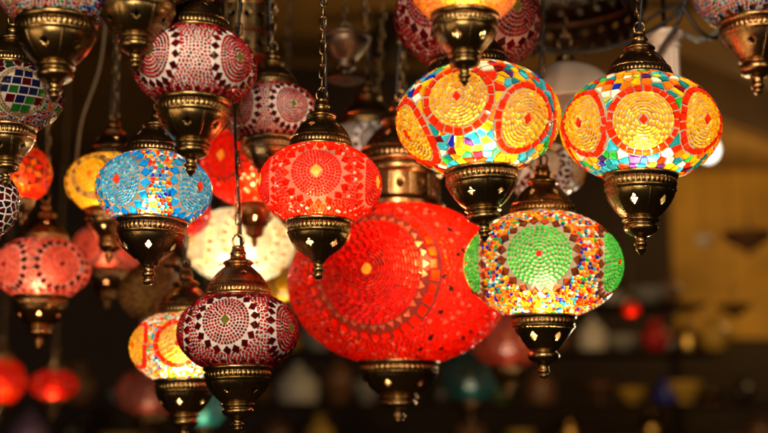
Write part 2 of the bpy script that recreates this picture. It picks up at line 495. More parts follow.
def mosaic(globe, D, a, b, rc, rk, lon0, seed, view, lats=None):
    """tesserae glued on one globe; D describes the design. Lengths in D are in equator radii."""
    rng = random.Random(seed)
    n = D.get('n', 0); meds = []; keep = []
    sc = lambda mb: setattr(mb, 'v', [(x * a, y * a, z * a) for x, y, z in mb.v])
    hgt = D.get('h', 0.018)
    for i in range(n):
        M = Med(view + lon0 + 2 * math.pi * (i + rng.uniform(-.012, .012)) / n, D.get('lat', 0.0) + (lats[i % len(lats)] if lats else rng.uniform(-.03, .03)), b); M.k = rng.uniform(.955, 1.0)
        M.o = rng.uniform(.94, 1.04); meds.append(M); keep.append(D['keep'] * M.k)
    single = []                                        # (name, polygon, normals, colour, inset)
    for M in meds:
        mb = MB()
        for (r0, r1, nr, col, asp, kind) in D['rings']:
            pw = (r1 - r0) / nr
            for j in range(nr):
                r = r0 + (j + .5) * pw; cnt = max(5, int(2 * math.pi * r / (pw * asp))); off = rng.random()
                g = D.get('tgap', D.get('rgap', 0.16)); gr = D.get('rgap', .16)
                for k in range(cnt):
                    th0 = 2 * math.pi * (k + off + g / 2 + rng.uniform(-.05, .05)) / cnt; th1 = th0 + 2 * math.pi * (1 - g) / cnt
                    wob = rng.uniform(-.06, .06) * pw
                    ra, rb = r - pw * (1 - gr) / 2 + wob, r + pw * (1 - gr) / 2 + wob
                    c = vary(col if not isinstance(col, list) else pick(col, rng), rng, .3)
                    if kind == 'bead':
                        tm = (th0 + th1) / 2; rm = (ra + rb) / 2
                        pp = [(ra, th0 * .7 + tm * .3), (ra, th1 * .7 + tm * .3), (rm, th1), (rb, th1 * .7 + tm * .3), (rb, th0 * .7 + tm * .3), (rm, th0)]
                        ps, ns = med_poly(M, [(q * math.cos(t), q * math.sin(t)) for q, t in pp])
                        tile(mb, ps, ns, hgt * 1.1, .42, c)
                    else:
                        ps, ns = med_poly(M, [(ra * math.cos(th0), ra * math.sin(th0)), (ra * math.cos(th1), ra * math.sin(th1)),
                                              (rb * math.cos(th1), rb * math.sin(th1)), (rb * math.cos(th0), rb * math.sin(th0))])
                        tile(mb, ps, ns, hgt, .16, c)
        sc(mb); mb.build('medallion', GLASS, globe)['kind'] = 'stuff'
        cs, cc, sides = D['center']
        ro = rng.uniform(-.15, .15)
        single.append(('center_tile', *med_poly(M, [(cs * math.cos(2 * math.pi * k / sides + ro), cs * (1.25 if sides == 4 else 1) * math.sin(2 * math.pi * k / sides + ro)) for k in range(sides)]), cc, .15))
        for (shape, cnt, r0, r1, fw, col) in D.get('tiles', []):
            for k in range(cnt):
                th = 2 * math.pi * (k + .5 + rng.uniform(-.08, .08)) / cnt; d = math.pi / cnt * fw
                j0, j1 = r0 + rng.uniform(-.012, .012), r1 + rng.uniform(-.02, .012)
                rm = (j0 + j1) / 2
                if shape == 'diamond': pp = [(j0, th), (rm, th + d), (j1, th + rng.uniform(-.03, .03)), (rm, th - d)]
                elif shape == 'triangle': pp = [(j0, th - d), (j0, th + d), (j1, th)]
                else: pp = [(j0, th - d), (j0, th + d), (j1, th + d), (j1, th - d)]
                c = vary(col if not isinstance(col, list) else pick(col, rng), rng, .2)
                nm = {'diamond': 'diamond_tile', 'triangle': 'triangle_tile', 'square': 'border_tile'}[shape]
                single.append((nm, *med_poly(M, [(q * math.cos(t), q * math.sin(t)) for q, t in pp]), c, .12))
        for (u0, v0, du, dv, cols) in D.get('grid', []):
            for iu in range(-2, 3):
                for iv in range(-2, 3):
                    if math.hypot(iu * du + iv * du * .25, iv * dv) > .37: continue
                    cu, cv = u0 + iu * du + iv * du * .25, v0 + iv * dv
                    q = [(cu - du * .45, cv - dv * .42), (cu + du * .45, cv - dv * .42), (cu + du * .56, cv + dv * .42), (cu - du * .34, cv + dv * .42)]
                    single.append(('square_tile', *med_poly(M, q), pick(cols, rng), .08))
    # fill between the medallions
    for (h, gap, jit, pal, z0, z1, nm) in D['fill']:
        cells = fill_cells(b, rc * .97, rk * .97, h, jit, meds, keep, rng, gap)
        mb = MB()
        cells = [c for c in cells if z0 <= c[0][2] / b <= z1]
        for (p, ps, ns) in cells:
            col = vary(pick(pal, rng), rng, .22)
            if nm: single.append((nm, ps, ns, col, .10))
            else: tile(mb, ps, ns, hgt, .22 if h < .07 else .14, col)
        if mb.v:
            sc(mb); mb.build('glass_chips', GLASS, globe)['kind'] = 'stuff'
    # loose row next to the rims
    for (lat, cnt, hh, ww, col) in D.get('rows', []):
        for k in range(cnt):
            M = Med(2 * math.pi * (k + rng.uniform(-.06, .06)) / cnt, lat, b)
            single.append(('rim_tile', *med_poly(M, [(-ww, -hh), (ww, -hh), (ww * .8, hh), (-ww * .8, hh)]), vary(col, rng, .25), .12))
    cnt = {}
    rest = MB()
    mx = D.get('max_parts', 300)
    camdir = np.array([math.sin(view), -math.cos(view), -.15])
    single.sort(key=lambda s: -float(np.mean(s[1], axis=0) @ camdir))
    for nm, ps, ns, col, ins in single:
        cnt[nm] = cnt.get(nm, 0) + 1
        mb = MB() if cnt[nm] <= mx else rest
        tile(mb, ps, ns, hgt * 1.15, ins, col)
        if mb is not rest:
            sc(mb); mb.build(nm, GLASS, globe, False)
    if rest.v:
        sc(rest); rest.build('glass_tiles', GLASS, globe, False)['kind'] = 'stuff'

LITK = 5.4
ROOF_Z = 2.74; FAR_ROOF_Z = 3.42
def lamp(name, label, px, py, apx, d, D, lit=0.0, b=0.69, rc=.52, rk=.54, lon=0.0, tilt=0.0, lean=0.0, cup='urn', hole='star', npan=6, hs=.12,
         mat=None, capmat=None, ground=None, seed=1, bulb=(0, -.12, -.30), cord=True, roof=None, group='mosaic lamps hung in the stall', tall=1.0, cuph=1.0, chain=True, bcol=(1.0, .84, .58), bsize=.17, capn=5, collar=0.0, lats=None):
    mat = mat or BRASS; capmat = capmat or mat
    c = P(px, py, d); a = apx * d / FPX
    e = link(name, None); e.location = c
    rv = random.Random(seed * 13 + 5)
    e.rotation_euler = (R(lean + rv.uniform(-1.2, 1.2)), R(tilt + rv.uniform(-1, 1)), 0); cuph *= rv.uniform(.93, 1.08); tall *= round(rv.uniform(.92, 1.1), 2)
    tag(e, label, 'lamp', group)
    vd = EYE - c; view = math.atan2(vd.x, -vd.y)
    g = globe_shell(b, rc * .96, rk * .96, a).build('glass_globe', ground or G_WHITE, e)
    mosaic(g, D, a, b, rc, rk, R(lon), seed, view, lats)
    zc = b * math.sqrt(1 - rc * rc) * a; zk = -b * math.sqrt(1 - rk * rk) * a
    if collar:
        mb = MB(); q = rc * a * 1.02; H = collar * a
        lathe(mb, [(q * .96, zc - .02 * a), (q * 1.06, zc), (q * 1.07, zc + .10 * H), (q * 1.0, zc + .16 * H), (q * .97, zc + .22 * H)], 56)
        m_ = MB(); pierced(m_, [(.97, .22 * H / q), (.95, .72 * H / q)], 12, .10, .5, 'diamond'); mb.add([(x * q, y * q, z * q + zc) for x, y, z in m_.v], m_.f)
        lathe(mb, [(q * .95, zc + .72 * H), (q * 1.0, zc + .78 * H), (q * 1.02, zc + .88 * H), (q * .99, zc + .96 * H), (q * .96, zc + H)], 56)
        mb.build('collar', capmat, e); zc += H
    m1, m2, m3 = cap_meshes(capmat, hole, capn, hs * .8, tall)
    cp = link('top_cap', m1, e); cp.location = (0, 0, zc + .01 * a); cp.scale = (rc * a * 1.04,) * 3
    rng = random.Random(seed * 7 + 3); cp.rotation_euler.z = rng.uniform(0, 6.28)
    link('ribbed_band', m2, cp); link('neck', m3, cp)
    k1, k2, k3, k4 = cup_meshes(cup, mat, hole, npan, hs)
    cu = link('bottom_cup', k1, e); cu.location = (0, 0, zk - .02 * a); s = rk * a * 1.02; cu.scale = (s, s, s * cuph)
    cu.rotation_euler.z = view + rng.uniform(-.25, .25)
    link('ribbed_band', k2, cu); link('base_moulding', k3, cu); link('finial', k4, cu)
    top = zc + .01 * a + 1.59 * tall * rc * a * 1.04
    # hanging loop, chain and flex
    mb = MB(); lr = .0075
    tube(mb, [(lr * math.cos(2 * math.pi * k / 14), 0, top + lr * .8 + lr * 1.25 * math.sin(2 * math.pi * k / 14)) for k in range(14)], .0017, 6, True)
    mb.build('hanging_loop', capmat, e)
    ln = (roof or ROOF_Z) - c.z - top - lr * 1.5
    if chain and ln > 0.03:
        ch = link('chain', chain_mesh(ln, BRONZE), e); ch.location = (0, 0, top + lr * 1.5)
        if cord:
            mb = MB(); ph = rng.random() * 6
            tube(mb, [(.0052 * math.cos(ph + t * .5), .0052 * math.sin(ph + t * .5), top - .01 + t * (ln + .02) / 24) for t in range(25)], .0022, 6)
            mb.build('flex', CORD, e)
    if lit > 0:
        mb = MB(); r = bsize * a
        lathe(mb, [(max(0.0, r * math.sin(math.pi * k / 8)), r * 1.1 * math.cos(math.pi * k / 8)) for k in range(9)], 10, False)
        bo = mb.build('bulb', glow_mat(1.2, bcol, True), e); bo.location = (bulb[0] * a, bulb[1] * a, bulb[2] * a)
        bl = bpy.data.lights.new('bulb_light', 'POINT'); bl.energy = lit / 46 * LITK * (a / .105) ** 2; bl.color = bcol; bl.shadow_soft_size = r * .6
        bl = link('bulb_light', bl, e); bl.location = bo.location
    return e

# ------------------------------------------------------------------ colours of the glass
RED = (.88, .022, .002); DRED = (.30, .004, .010); MAROON = (.14, .004, .010); YEL = (.93, .45, .008); GOLD = (.92, .40, .006)
ORA = (.90, .20, .010); WHT = (.85, .82, .74); CYA = (.03, .38, .60); SKY = (.015, .30, .72); BLU = (.008, .02, .45); GRN = (.02, .45, .06)
TEA = (.01, .22, .30); PUR = (.08, .02, .16); BRN = (.16, .035, .012); PNK = (.85, .22, .16); LIM = (.42, .60, .05); BLK = (.02, .015, .015); LGR = (.055, .55, .07)
MULTI = [(3, ORA), (2.2, YEL), (2, RED), (1.6, WHT), (.9, CYA), (.8, BLU), (.5, GRN), (.4, PUR)]
SHARD = [(1.6, YEL), (1.6, TEA), (1.4, CYA), (1.3, WHT), (1.1, ORA), (.9, RED), (.8, GRN), (.4, LIM), (.4, PUR), (.25, BLU), (.3, MAROON)]
D_YELLOW = dict(n=7, keep=.455, rings=[(.07, .365, 8, [(4, GOLD), (1, (.80, .34, .01)), (.6, (.95, .62, .06))], 2.3, 'bead')], center=(.055, RED, 4), rgap=.22, tgap=.02,
                tiles=[('square', 24, .375, .452, .90, [(5, RED), (1, (.75, .03, .01))])],
                fill=[(.112, .013, .38, SHARD, -1, 1, 'shard')])
D_YELLOW2 = dict(D_YELLOW, rings=[(.06, .36, 8, [(3, GOLD), (1, (.80, .32, .01)), (.6, (.95, .62, .06))], 2.0, 'bead')], tiles=[('square', 21, .372, .452, .88, [(5, RED), (1, (.75, .03, .01))])], fill=[(.106, .012, .40, SHARD, -1, 1, 'shard')])
D_GREEN = dict(n=5, keep=.49, rings=[(.045, .40, 8, LGR, 1.35, 'bead')], center=(.04, RED, 6), rgap=.20, tgap=.10,
               tiles=[('diamond', 20, .412, .548, .86, [(4, BRN), (1.4, (.34, .05, .015))])],
               fill=[(.046, .007, .33, MULTI, -1, 1, None)])
def d_dark(n, red=(.92, .016, .024), dia=MAROON, fillp=None, ctr=(.42, .36, .05)):
    return dict(n=n, keep=.545, rings=[(.085, .41, 6, [(3, red), (1, DRED)], 1.0, 'tile')], center=(.085, ctr, 4), rgap=.28,
            tiles=[('diamond', 18, .425, .60, .86, [(4, dia), (1, DRED)])],
            fill=[(.059, .0205, .34, fillp or [(5, red), (.8, DRED), (.3, WHT)], -1, 1, None)], rows=[(.86, 26, .035, .045, DRED), (-.86, 26, .035, .045, DRED)])
D_LITRED = dict(n=5, keep=.54, rings=[(.10, .40, 6, [(3, RED), (1, (.70, .02, .015))], 1.0, 'tile')], center=(.10, (.98, .92, .12), 4), rgap=.20,
            tiles=[('diamond', 19, .43, .60, .82, [(4, RED), (1, (.75, .06, .01))])],
            fill=[(.056, .010, .32, [(5, RED), (1, (.80, .08, .03)), (.5, WHT)], -1, 1, None)])
D_BLUE = dict(n=4, keep=.605, rings=[(.09, .455, 9, [(3, (.02, .36, .74)), (1, (.16, .56, .78))], 1.9, 'bead')], center=(.085, (.80, .05, .02), 4), rgap=.14,
            tiles=[('diamond', 17, .47, .665, .92, [(3, (.004, .25, .82)), (1, (.015, .36, .85))])],
            fill=[(.062, .010, .32, [(2, ORA), (2, YEL), (1.6, RED), (1, WHT), (4.2, SKY), (.8, BLU), (.3, GRN)], -1, 1, None)])
D_BEADYEL = dict(n=6, keep=.47, rings=[(.06, .37, 8, [(4, GOLD), (1, (.80, .34, .01)), (.6, (.95, .62, .06))], 2.3, 'bead')], center=(.055, RED, 4), rgap=.22, tgap=.02,
            tiles=[('square', 20, .38, .465, .97, RED)],
            fill=[(.052, .007, .33, [(2.6, WHT), (1.9, YEL), (1.7, ORA), (1, CYA), (.8, RED), (.3, BLU), (.3, GRN)], -1, 1, None)])
D_PINK = dict(n=5, keep=.57, rings=[(.07, .42, 9, PNK, 1.6, 'tile')], center=(.065, DRED, 6), rgap=.10,
            tiles=[('diamond', 18, .43, .60, .86, [(3, (.05, .004, .006)), (1, (.09, .012, .008))])],
            fill=[(.060, .010, .32, [(4, PNK), (1.5, (.75, .45, .38)), (1, (.5, .06, .05)), (.4, TEA)], -1, 1, None)], rows=[(-.84, 24, .035, .05, DRED), (.84, 24, .035, .05, DRED)])
D_BIGRED = dict(n=3, keep=.645, rings=[(.05, .475, 16, [(4, (.80, .016, .008)), (1, (.70, .05, .03))], 2.4, 'tile')], center=(.055, (.98, .92, .12), 8), rgap=.30, tgap=.05,
            tiles=[('triangle', 34, .485, .545, .90, (.45, .20, .12)), ('square', 34, .565, .635, .78, [(4, RED), (1, (.7, .05, .03))])],
            fill=[(.043, .0085, .36, [(9, RED), (3, (.82, .035, .02)), (1.0, PNK), (.35, BLK)], -1, 1, None)])
D_CREAM = dict(n=5, keep=.56, rings=[(.07, .42, 7, [(3, (.88, .80, .60)), (1, (.80, .62, .30))], 1.4, 'tile')], center=(.07, YEL, 6), rgap=.14,
            tiles=[('diamond', 18, .44, .57, .6, [(2, BRN), (1, (.5, .25, .04))])],
            fill=[(.085, .012, .32, [(5, (.88, .80, .62)), (1, (.8, .6, .3)), (.3, BRN)], -1, 1, None)])
D_GOLD = dict(n=5, keep=.56, rings=[(.07, .40, 5, YEL, 1.5, 'tile')], center=(.07, ORA, 6), rgap=.12,
            tiles=[('diamond', 14, .42, .57, .62, [(2, BRN), (1, (.3, .12, .02))])],
            fill=[(.085, .010, .32, [(5, YEL), (2, (.85, .42, .03)), (.4, BRN)], -1, 1, None)])
D_STAR = dict(n=5, keep=.60, rings=[(.06, .12, 1, YEL, 1.2, 'tile')], center=(.06, YEL, 6), rgap=.10,
            tiles=[('diamond', 8, .13, .60, .85, [(2, ORA), (1.4, YEL), (2, (.88, .06, .01))])],
            fill=[(.13, .014, .3, [(3, (.88, .06, .01)), (1, ORA)], -1, 1, None)])
D_GRID = dict(n=5, keep=.52, rings=[(.40, .50, 2, (.55, .33, .08), 1.1, 'bead')], center=(.02, BLU, 4), rgap=.12,
            lat=-.12, grid=[(0, 0, .185, .17, [(4, (.012, .018, .10)), (1.2, (.03, .22, .03)), (1, MAROON)])],
            fill=[(.15, .03, .25, [(3, MAROON), (1.5, (.015, .02, .09)), (1, (.02, .09, .03))], .0, 1, 'shard'), (.055, .014, .33, [(2, WHT), (2, ORA), (1.4, RED), (1, BLU), (.7, GRN), (1, PNK)], -1, .0, None)])
D_BEADS = dict(n=0, rings=[], center=None, fill=[(.065, .016, .34, [(2, PNK), (1.5, WHT), (1.2, RED), (1.1, SKY), (.7, BLU), (.6, GRN), (.8, ORA)], -1, 1, None)],
            rows=[(-.87, 20, .07, .055, (.02, .05, .03))])
D_ORANGE = dict(n=0, rings=[], center=None, fill=[(.075, .008, .34, [(4, ORA), (2, (.92, .32, .01)), (1, (.90, .10, .01))], -1, 1, None)])
D_LATTICE = dict(n=5, keep=.50, rings=[(.07, .35, 5, [(3, (.55, .40, .36)), (1, BLK)], 1.3, 'tile')], center=(.06, PNK, 6), rgap=.14,
            tiles=[('diamond', 12, .37, .50, .6, BLK)], fill=[(.10, .014, .33, [(4, (.58, .48, .42)), (1, (.4, .3, .26)), (.5, BLK)], -1, 1, None)])
D_BROWN = dict(n=6, keep=.42, rings=[(.06, .37, 7, (.52, .22, .03), 1.3, 'bead')], center=(.05, DRED, 4), rgap=.12,
            tiles=[('square', 16, .375, .42, .9, BRN)], fill=[(.17, .03, .36, [(3, (.15, .02, .015)), (2, MAROON), (1, GOLD), (.7, WHT)], -1, 1, None)])
D_DIMGOLD = dict(n=0, rings=[], center=None, fill=[(.10, .02, .34, [(3, (.40, .20, .03)), (2, (.20, .09, .02)), (1, BRN)], -1, 1, None)])
def d_far(col, col2):
    return dict(n=5, keep=.45, rings=[(.07, .42, 4, col, 1.3, 'tile')], center=(.06, YEL, 6), rgap=.12, tiles=[], fill=[(.15, .016, .33, [(4, col), (1, col2)], -1, 1, None)])

# ------------------------------------------------------------------ the hanging lamps
lamp('mosaic_lamp', 'lit lamp of coloured shards and gold rope medallions under a dark smooth bronze cap', 640, 128, 78, 1.65, D_YELLOW, 46, rc=.42, rk=.455, lon=3, tilt=1.5,
     mat=BRASS, capmat=BRONZE, ground=G_GREY, seed=11, lats=(-.22, -.09, .0, -.12, .02, -.15, -.13), hole='diamond', hs=.13)
lamp('mosaic_lamp', 'lit lamp of gold medallions and shards with a small finial hanging against its top', 478, 120, 81, 1.60, D_YELLOW2, 46, rc=.42, rk=.44, lon=-14, tilt=-2.5,
     mat=BRASS, capmat=BRONZE, ground=G_GREY, seed=12, lats=(.07, -.32, .05, -.2, .04, -.1, -.34), hole='star', cord=False)
lamp('mosaic_lamp', 'lit lamp with bright green bead medallion ringed by brown diamonds', 543, 265, 78, 1.763, D_GREEN, 44, rc=.42, rk=.40, lon=-2, tilt=1.0,
     mat=BRASS, ground=G_GREY, seed=13, cup='cone', hole='diamond', hs=.15, capn=6)
lamp('mosaic_lamp', 'glowing red lamp with yellow center diamond and bowl shaped brass cup', 320, 185, 61, 1.61, D_LITRED, 40, rc=.51, rk=.52, lon=-3, tilt=.6,
     mat=BRASS, ground=G_ROSE, seed=14, cup='bowl', hole='trefoil', hs=.13)
lamp('mosaic_lamp', 'turquoise blue lamp with red center diamonds and orange bead filling', 154, 190, 57, 1.68, D_BLUE, 34, rc=.57, rk=.60, lon=-40, tilt=2.0,
     mat=BRONZE, ground=G_GREY, seed=15, bcol=(1.0, .92, .80), cup='bowl', hole='diamond', hs=.12)
lamp('mosaic_lamp', 'unlit deep red and white lamp with olive center, hanging lowest on a long chain', 238, 332, 60, 1.64, d_dark(5), 0, rc=.53, rk=.555, lon=-12, tilt=-.6,
     mat=BRASS, capmat=COPPER, ground=G_SOLID, seed=16, lats=(.15, .02, .05, .0, .08), cup='urn', hole='star')
lamp('mosaic_lamp', 'unlit red and white lamp with two facing rosettes above the blue lamp', 195, 68, 61, 1.52, d_dark(4, (.95, .018, .026)), 0, rc=.55, rk=.59, lon=-46, tilt=0,
     mat=BRASS, ground=G_SOLID, seed=17, cup='urn', hole='star', cord=False)
lamp('mosaic_lamp', 'smaller unlit red and white lamp above and behind the glowing red lamp', 272, 115, 47, 1.86, d_dark(5, (.95, .018, .026)), 0, rc=.53, rk=.60, lon=27, tilt=-1.0,
     mat=BRONZE, capmat=BRASS, ground=G_SOLID, seed=18)
lamp('mosaic_lamp', 'lit pale bead lamp with red rimmed gold medallions behind the deep red lamp', 185, 347, 54, 1.86, D_BEADYEL, 40, rc=.52, rk=.54, lon=-8, tilt=0,
     mat=BRASS, ground=G_GREY, seed=19, cup='urn', hole='star', hs=.13)
lamp('mosaic_lamp', 'larger dusty pink lamp with a ring of dark diamonds round its medallion', 42, 269, 47, 2.06, D_PINK, 20, rc=.52, rk=.56, lon=23, tilt=0,
     mat=COPPER, ground=G_PINK, seed=20, cup='urn', hole='star', bcol=(1, .6, .4))
lamp('mosaic_lamp', 'small pink lamp half hidden behind the blue lamp cup', 108, 249, 36, 2.42, D_PINK, 12, rc=.52, rk=.58, lon=-35, mat=BRONZE, ground=G_PINK, seed=21, bcol=(1, .5, .3))
lamp('mosaic_lamp', 'small orange lamp with bright yellow star pattern', 24, 174, 27, 1.95, D_STAR, 30, b=1.05, rc=.45, rk=.45, lon=10, mat=BRONZE, ground=G_DARKRED, seed=22, bsize=.2)
lamp('mosaic_lamp', 'lit yellow lamp with brown dashes behind the blue lamp', 112, 184, 45, 1.98, D_GOLD, 42, rc=.55, rk=.55, lon=-30, mat=COPPER, capmat=BRONZE, ground=G_GOLD, seed=23)
lamp('mosaic_lamp', 'glaring cream white lamp with dark dashes behind the hanging chain', 240, 246, 54, 2.26, D_CREAM, 38, rc=.40, rk=.42, lon=12, mat=BRONZE, ground=G_CREAM, seed=24)
lamp('mosaic_lamp', 'lit red lamp half hidden behind the glowing red one, its cup hanging free', 256, 166, 55, 2.08, D_LITRED, 34, b=.74, rc=.50, rk=.36, lon=-38, mat=COPPER, ground=G_DARKRED, seed=25)
lamp('mosaic_lamp', 'small red lamp showing below the blue lamp', 172, 213, 38, 2.08, D_LITRED, 30, rc=.5, rk=.5, lon=20, mat=BRONZE, ground=G_DARKRED, seed=26)
lamp('mosaic_lamp', 'huge glowing red lamp with one big ringed medallion', 399, 284, 109, 1.96, D_BIGRED, 33, b=.74, rc=.385, rk=.36, lon=-16, tilt=.5,
     mat=BRASS, capmat=COPPER, ground=G_DARKRED, seed=27, cup='urn', hole='diamond', hs=.11, cuph=.78, collar=.42, bulb=(.22, -.44, .14), bsize=.07)
lamp('mosaic_lamp', 'orange glowing lamp whose finial hangs before the gold medallions', 465, -13, 54, 1.43, D_ORANGE, 24, rc=.55, rk=.60, lon=0, mat=BRASS, ground=G_CREAM, seed=28, cup='urn', hole='trefoil', hs=.13)
lamp('mosaic_lamp', 'large unlit dusky red lamp behind the orange one', 468, 22, 73, 1.84, d_dark(5, (.62, .03, .025)), 0, rc=.45, rk=.45, lon=-32, tilt=8, mat=BRONZE, ground=grout('dusky_pink_grout', (.66, .34, .30), .06, .12), seed=29)
lamp('mosaic_lamp', 'unlit speckled bead lamp with dark rim tiles over a large brass cup with star holes', 58, -6, 57, 1.47, D_BEADS, 0, rc=.55, rk=.68, cuph=1.08, mat=BRASS, ground=G_SOLID, seed=30, cup='urn', hole='star', hs=.11)
lamp('mosaic_lamp', 'unlit lamp with dark blue squares framed in gold beads', 10, 97, 52, 1.60, D_GRID, 0, rc=.55, rk=.52, lon=14, tilt=0, mat=BRASS, ground=grout('warm_grey_grout', (.50, .42, .36), .02, .1), seed=31)
lamp('mosaic_lamp', 'small unlit dark shard lamp with white joints under the blue square lamp', -9, 204, 28, 1.60, dict(n=0, rings=[], center=None, fill=[(.26, .045, .3, [(3, MAROON), (2, (.03, .02, .03)), (1, BRN)], -1, 1, None)]), 0, b=1.2, rc=.4, rk=.4, mat=BRONZE, ground=G_SOLID, seed=32, chain=False)
lamp('mosaic_lamp', 'unlit speckled bead lamp on a heavy plain brass cup between chains', 140, -45, 74, 1.48, D_BEADS, 0, rc=.5, rk=.50, mat=BRASS, ground=G_SOLID, seed=33)
lamp('mosaic_lamp', 'unlit speckled pink bead lamp with orange glints beside the cables', 752, -8, 57, 1.86, D_BEADS, 0, rc=.55, rk=.60, mat=COPPER, ground=G_SOLID, seed=34, cup='cone', hole='star')
lamp('mosaic_lamp', 'unlit speckled bead lamp whose brass finial hangs before the chandelier tray', 537, -118, 62, 1.40, D_BEADS, 0, rc=.5, rk=.58, mat=BRASS, ground=G_SOLID, seed=35)
lamp('mosaic_lamp', 'unlit greyish lamp with black dashes under a wide brass collar', 368, 150, 44, 2.2, D_LATTICE, 0, rc=.70, rk=.5, lon=10, mat=BRASS, ground=G_SOLID, seed=36)
lamp('mosaic_lamp', 'unlit brown shard lamp with amber medallion behind the gold ones', 545, 172, 40, 2.04, D_BROWN, 3, rc=.42, rk=.45, lon=62, mat=BRASS, ground=G_WHITE, seed=37)
lamp('mosaic_lamp', 'dark unlit lamp of dull gold chips', 152, 293, 33, 2.16, D_DIMGOLD, 0, b=.85, rc=.45, rk=.4, mat=BRONZE, ground=G_GOLD, seed=38)
lamp('mosaic_lamp', 'small gold chip lamp peeping out beside the cream lamp', 284, 287, 24, 2.55, D_GOLD, 8, rc=.45, rk=.45, mat=BRONZE, ground=G_GOLD, seed=39)
# far lamps, out of focus
far = [('blurred bright red lamp low in the stall, rounder and larger of two', 0, 381, 25, 3.4, d_far(RED, ORA), 20, G_DARKRED, .95),
       ('blurred flat red lamp low in the stall', 54, 385, 24, 3.5, d_far(RED, PNK), 12, G_DARKRED, .62),
       ('blurred teal lamp under the huge red lamp', 470, 376, 30, 3.6, d_far((.01, .16, .17), TEA), 1.0, G_GREY, .9),
       ('blurred dull orange lamp beside the huge red lamp', 507, 338, 38, 3.3, d_far((.55, .07, .02), DRED), 1.2, G_RED, .8),
       ('blurred dusky pink lamp behind the pale bead lamp', 150, 392, 34, 3.3, d_far((.45, .12, .09), PNK), 1.2, G_PINK, .7),
       ('blurred turquoise lamp beside the cup of the deep red lamp', 204, 410, 22, 2.9, d_far((.02, .42, .42), CYA), 5, G_GREY, .8),
       ('small blurred red lamp hanging over the crowded shelves', 631, 309, 10, 4.2, d_far(RED, ORA), 9, G_DARKRED, .8)]
for i, (lb, px, py, ap, d, D, lit, gr, bb) in enumerate(far):
    lamp('mosaic_lamp', lb, px, py, ap, d, D, lit, b=bb, rc=.45, rk=.45, mat=BRONZE, ground=gr, seed=60 + i, roof=FAR_ROOF_Z, cord=False, group='blurred lamps deep in the stall')

# ------------------------------------------------------------------ plain brass hangings behind
def hang(name, label, px, py, d, parts, cat, roof=ROOF_Z, mat=BRASS, group=None, scale=1.0, chain=True):
    e = link(name, None); e.location = P(px, py, d); tag(e, label, cat, group)
    top = 0
    for nm, prof, m in parts:
        mb = MB(); lathe(mb, [(r * scale, z * scale) for r, z in prof], 40); mb.build(nm, m or mat, e)
        top = max(top, max(z for _, z in prof) * scale)
    if chain:
        mb = MB(); tube(mb, [(.012 * math.cos(2 * math.pi * k / 14), 0, top + .010 + .014 * math.sin(2 * math.pi * k / 14)) for k in range(14)], .0022, 6, True)
        mb.build('hanging_loop', mat, e)
        ch = link('chain', chain_mesh(roof - e.location.z - top - .02, mat), e); ch.location = (0, 0, top + .02)
    return e
# brass oil lamp far behind
s = 36 * 2.05 / FPX
hang('hanging_oil_lamp', 'dark brass cup shaped oil lamp hanging against the ochre vault', 345, 62, 2.05,
     [('bowl', smoothprof([(.0, -.25), (.22, -.24), (.30, -.12), (.30, .0), (.46, .20), (.62, .45), (.66, .62), (.72, .66), (.73, .72), (.66, .73), (.5, .70)]), IRON),
      ('foot', smoothprof([(.0, -.62), (.12, -.60), (.48, -.56), (.5, -.52), (.3, -.46), (.14, -.36), (.16, -.28), (.22, -.24)]), IRON)], 'oil lamp', roof=ROOF_Z, mat=IRON, scale=s)
# pierced brass drum lantern
e = link('brass_lantern', None); e.location = P(243, 36, 2.1); tag(e, 'pierced brass drum lantern behind the red and white lamps', 'lantern')
rr = 32 * 2.1 / FPX
mb = MB(); lathe(mb, [(rr * k, rr * z) for k, z in [(.92, 1.0), (1.05, .97), (1.07, .88), (1.0, .82), (1.0, .76)]], 48)
lathe(mb, [(rr * k, rr * z) for k, z in [(1.0, .08), (1.06, .04), (1.06, -.08), (.98, -.14), (.98, -.2)]], 48)
lathe(mb, [(rr * k, rr * z) for k, z in smoothprof([(.98, -.74), (1.04, -.78), (1.04, -.86), (.9, -.95), (.6, -1.12), (.3, -1.25), (.0, -1.3)])], 48)
mb.build('rim', BRONZE, e)
for z0, z1 in ((.76, .08), (-.2, -.74)):
    mb = MB(); pierced(mb, [(1.0, z0), (.99, z1)], 14, .17, .5, 'star'); mb.v = [(x * rr, y * rr, z * rr) for x, y, z in mb.v]; mb.build('pierced_band', BRONZE, e)
mb = MB(); lathe(mb, [(rr * k, rr * z) for k, z in smoothprof([(.92, 1.0), (.7, 1.25), (.35, 1.45), (.12, 1.5), (.1, 1.6)])], 40); mb.build('top_dome', BRONZE, e)
ch = link('chain', chain_mesh(ROOF_Z - e.location.z - rr * 1.6, BRONZE), e); ch.location = (0, 0, rr * 1.6)

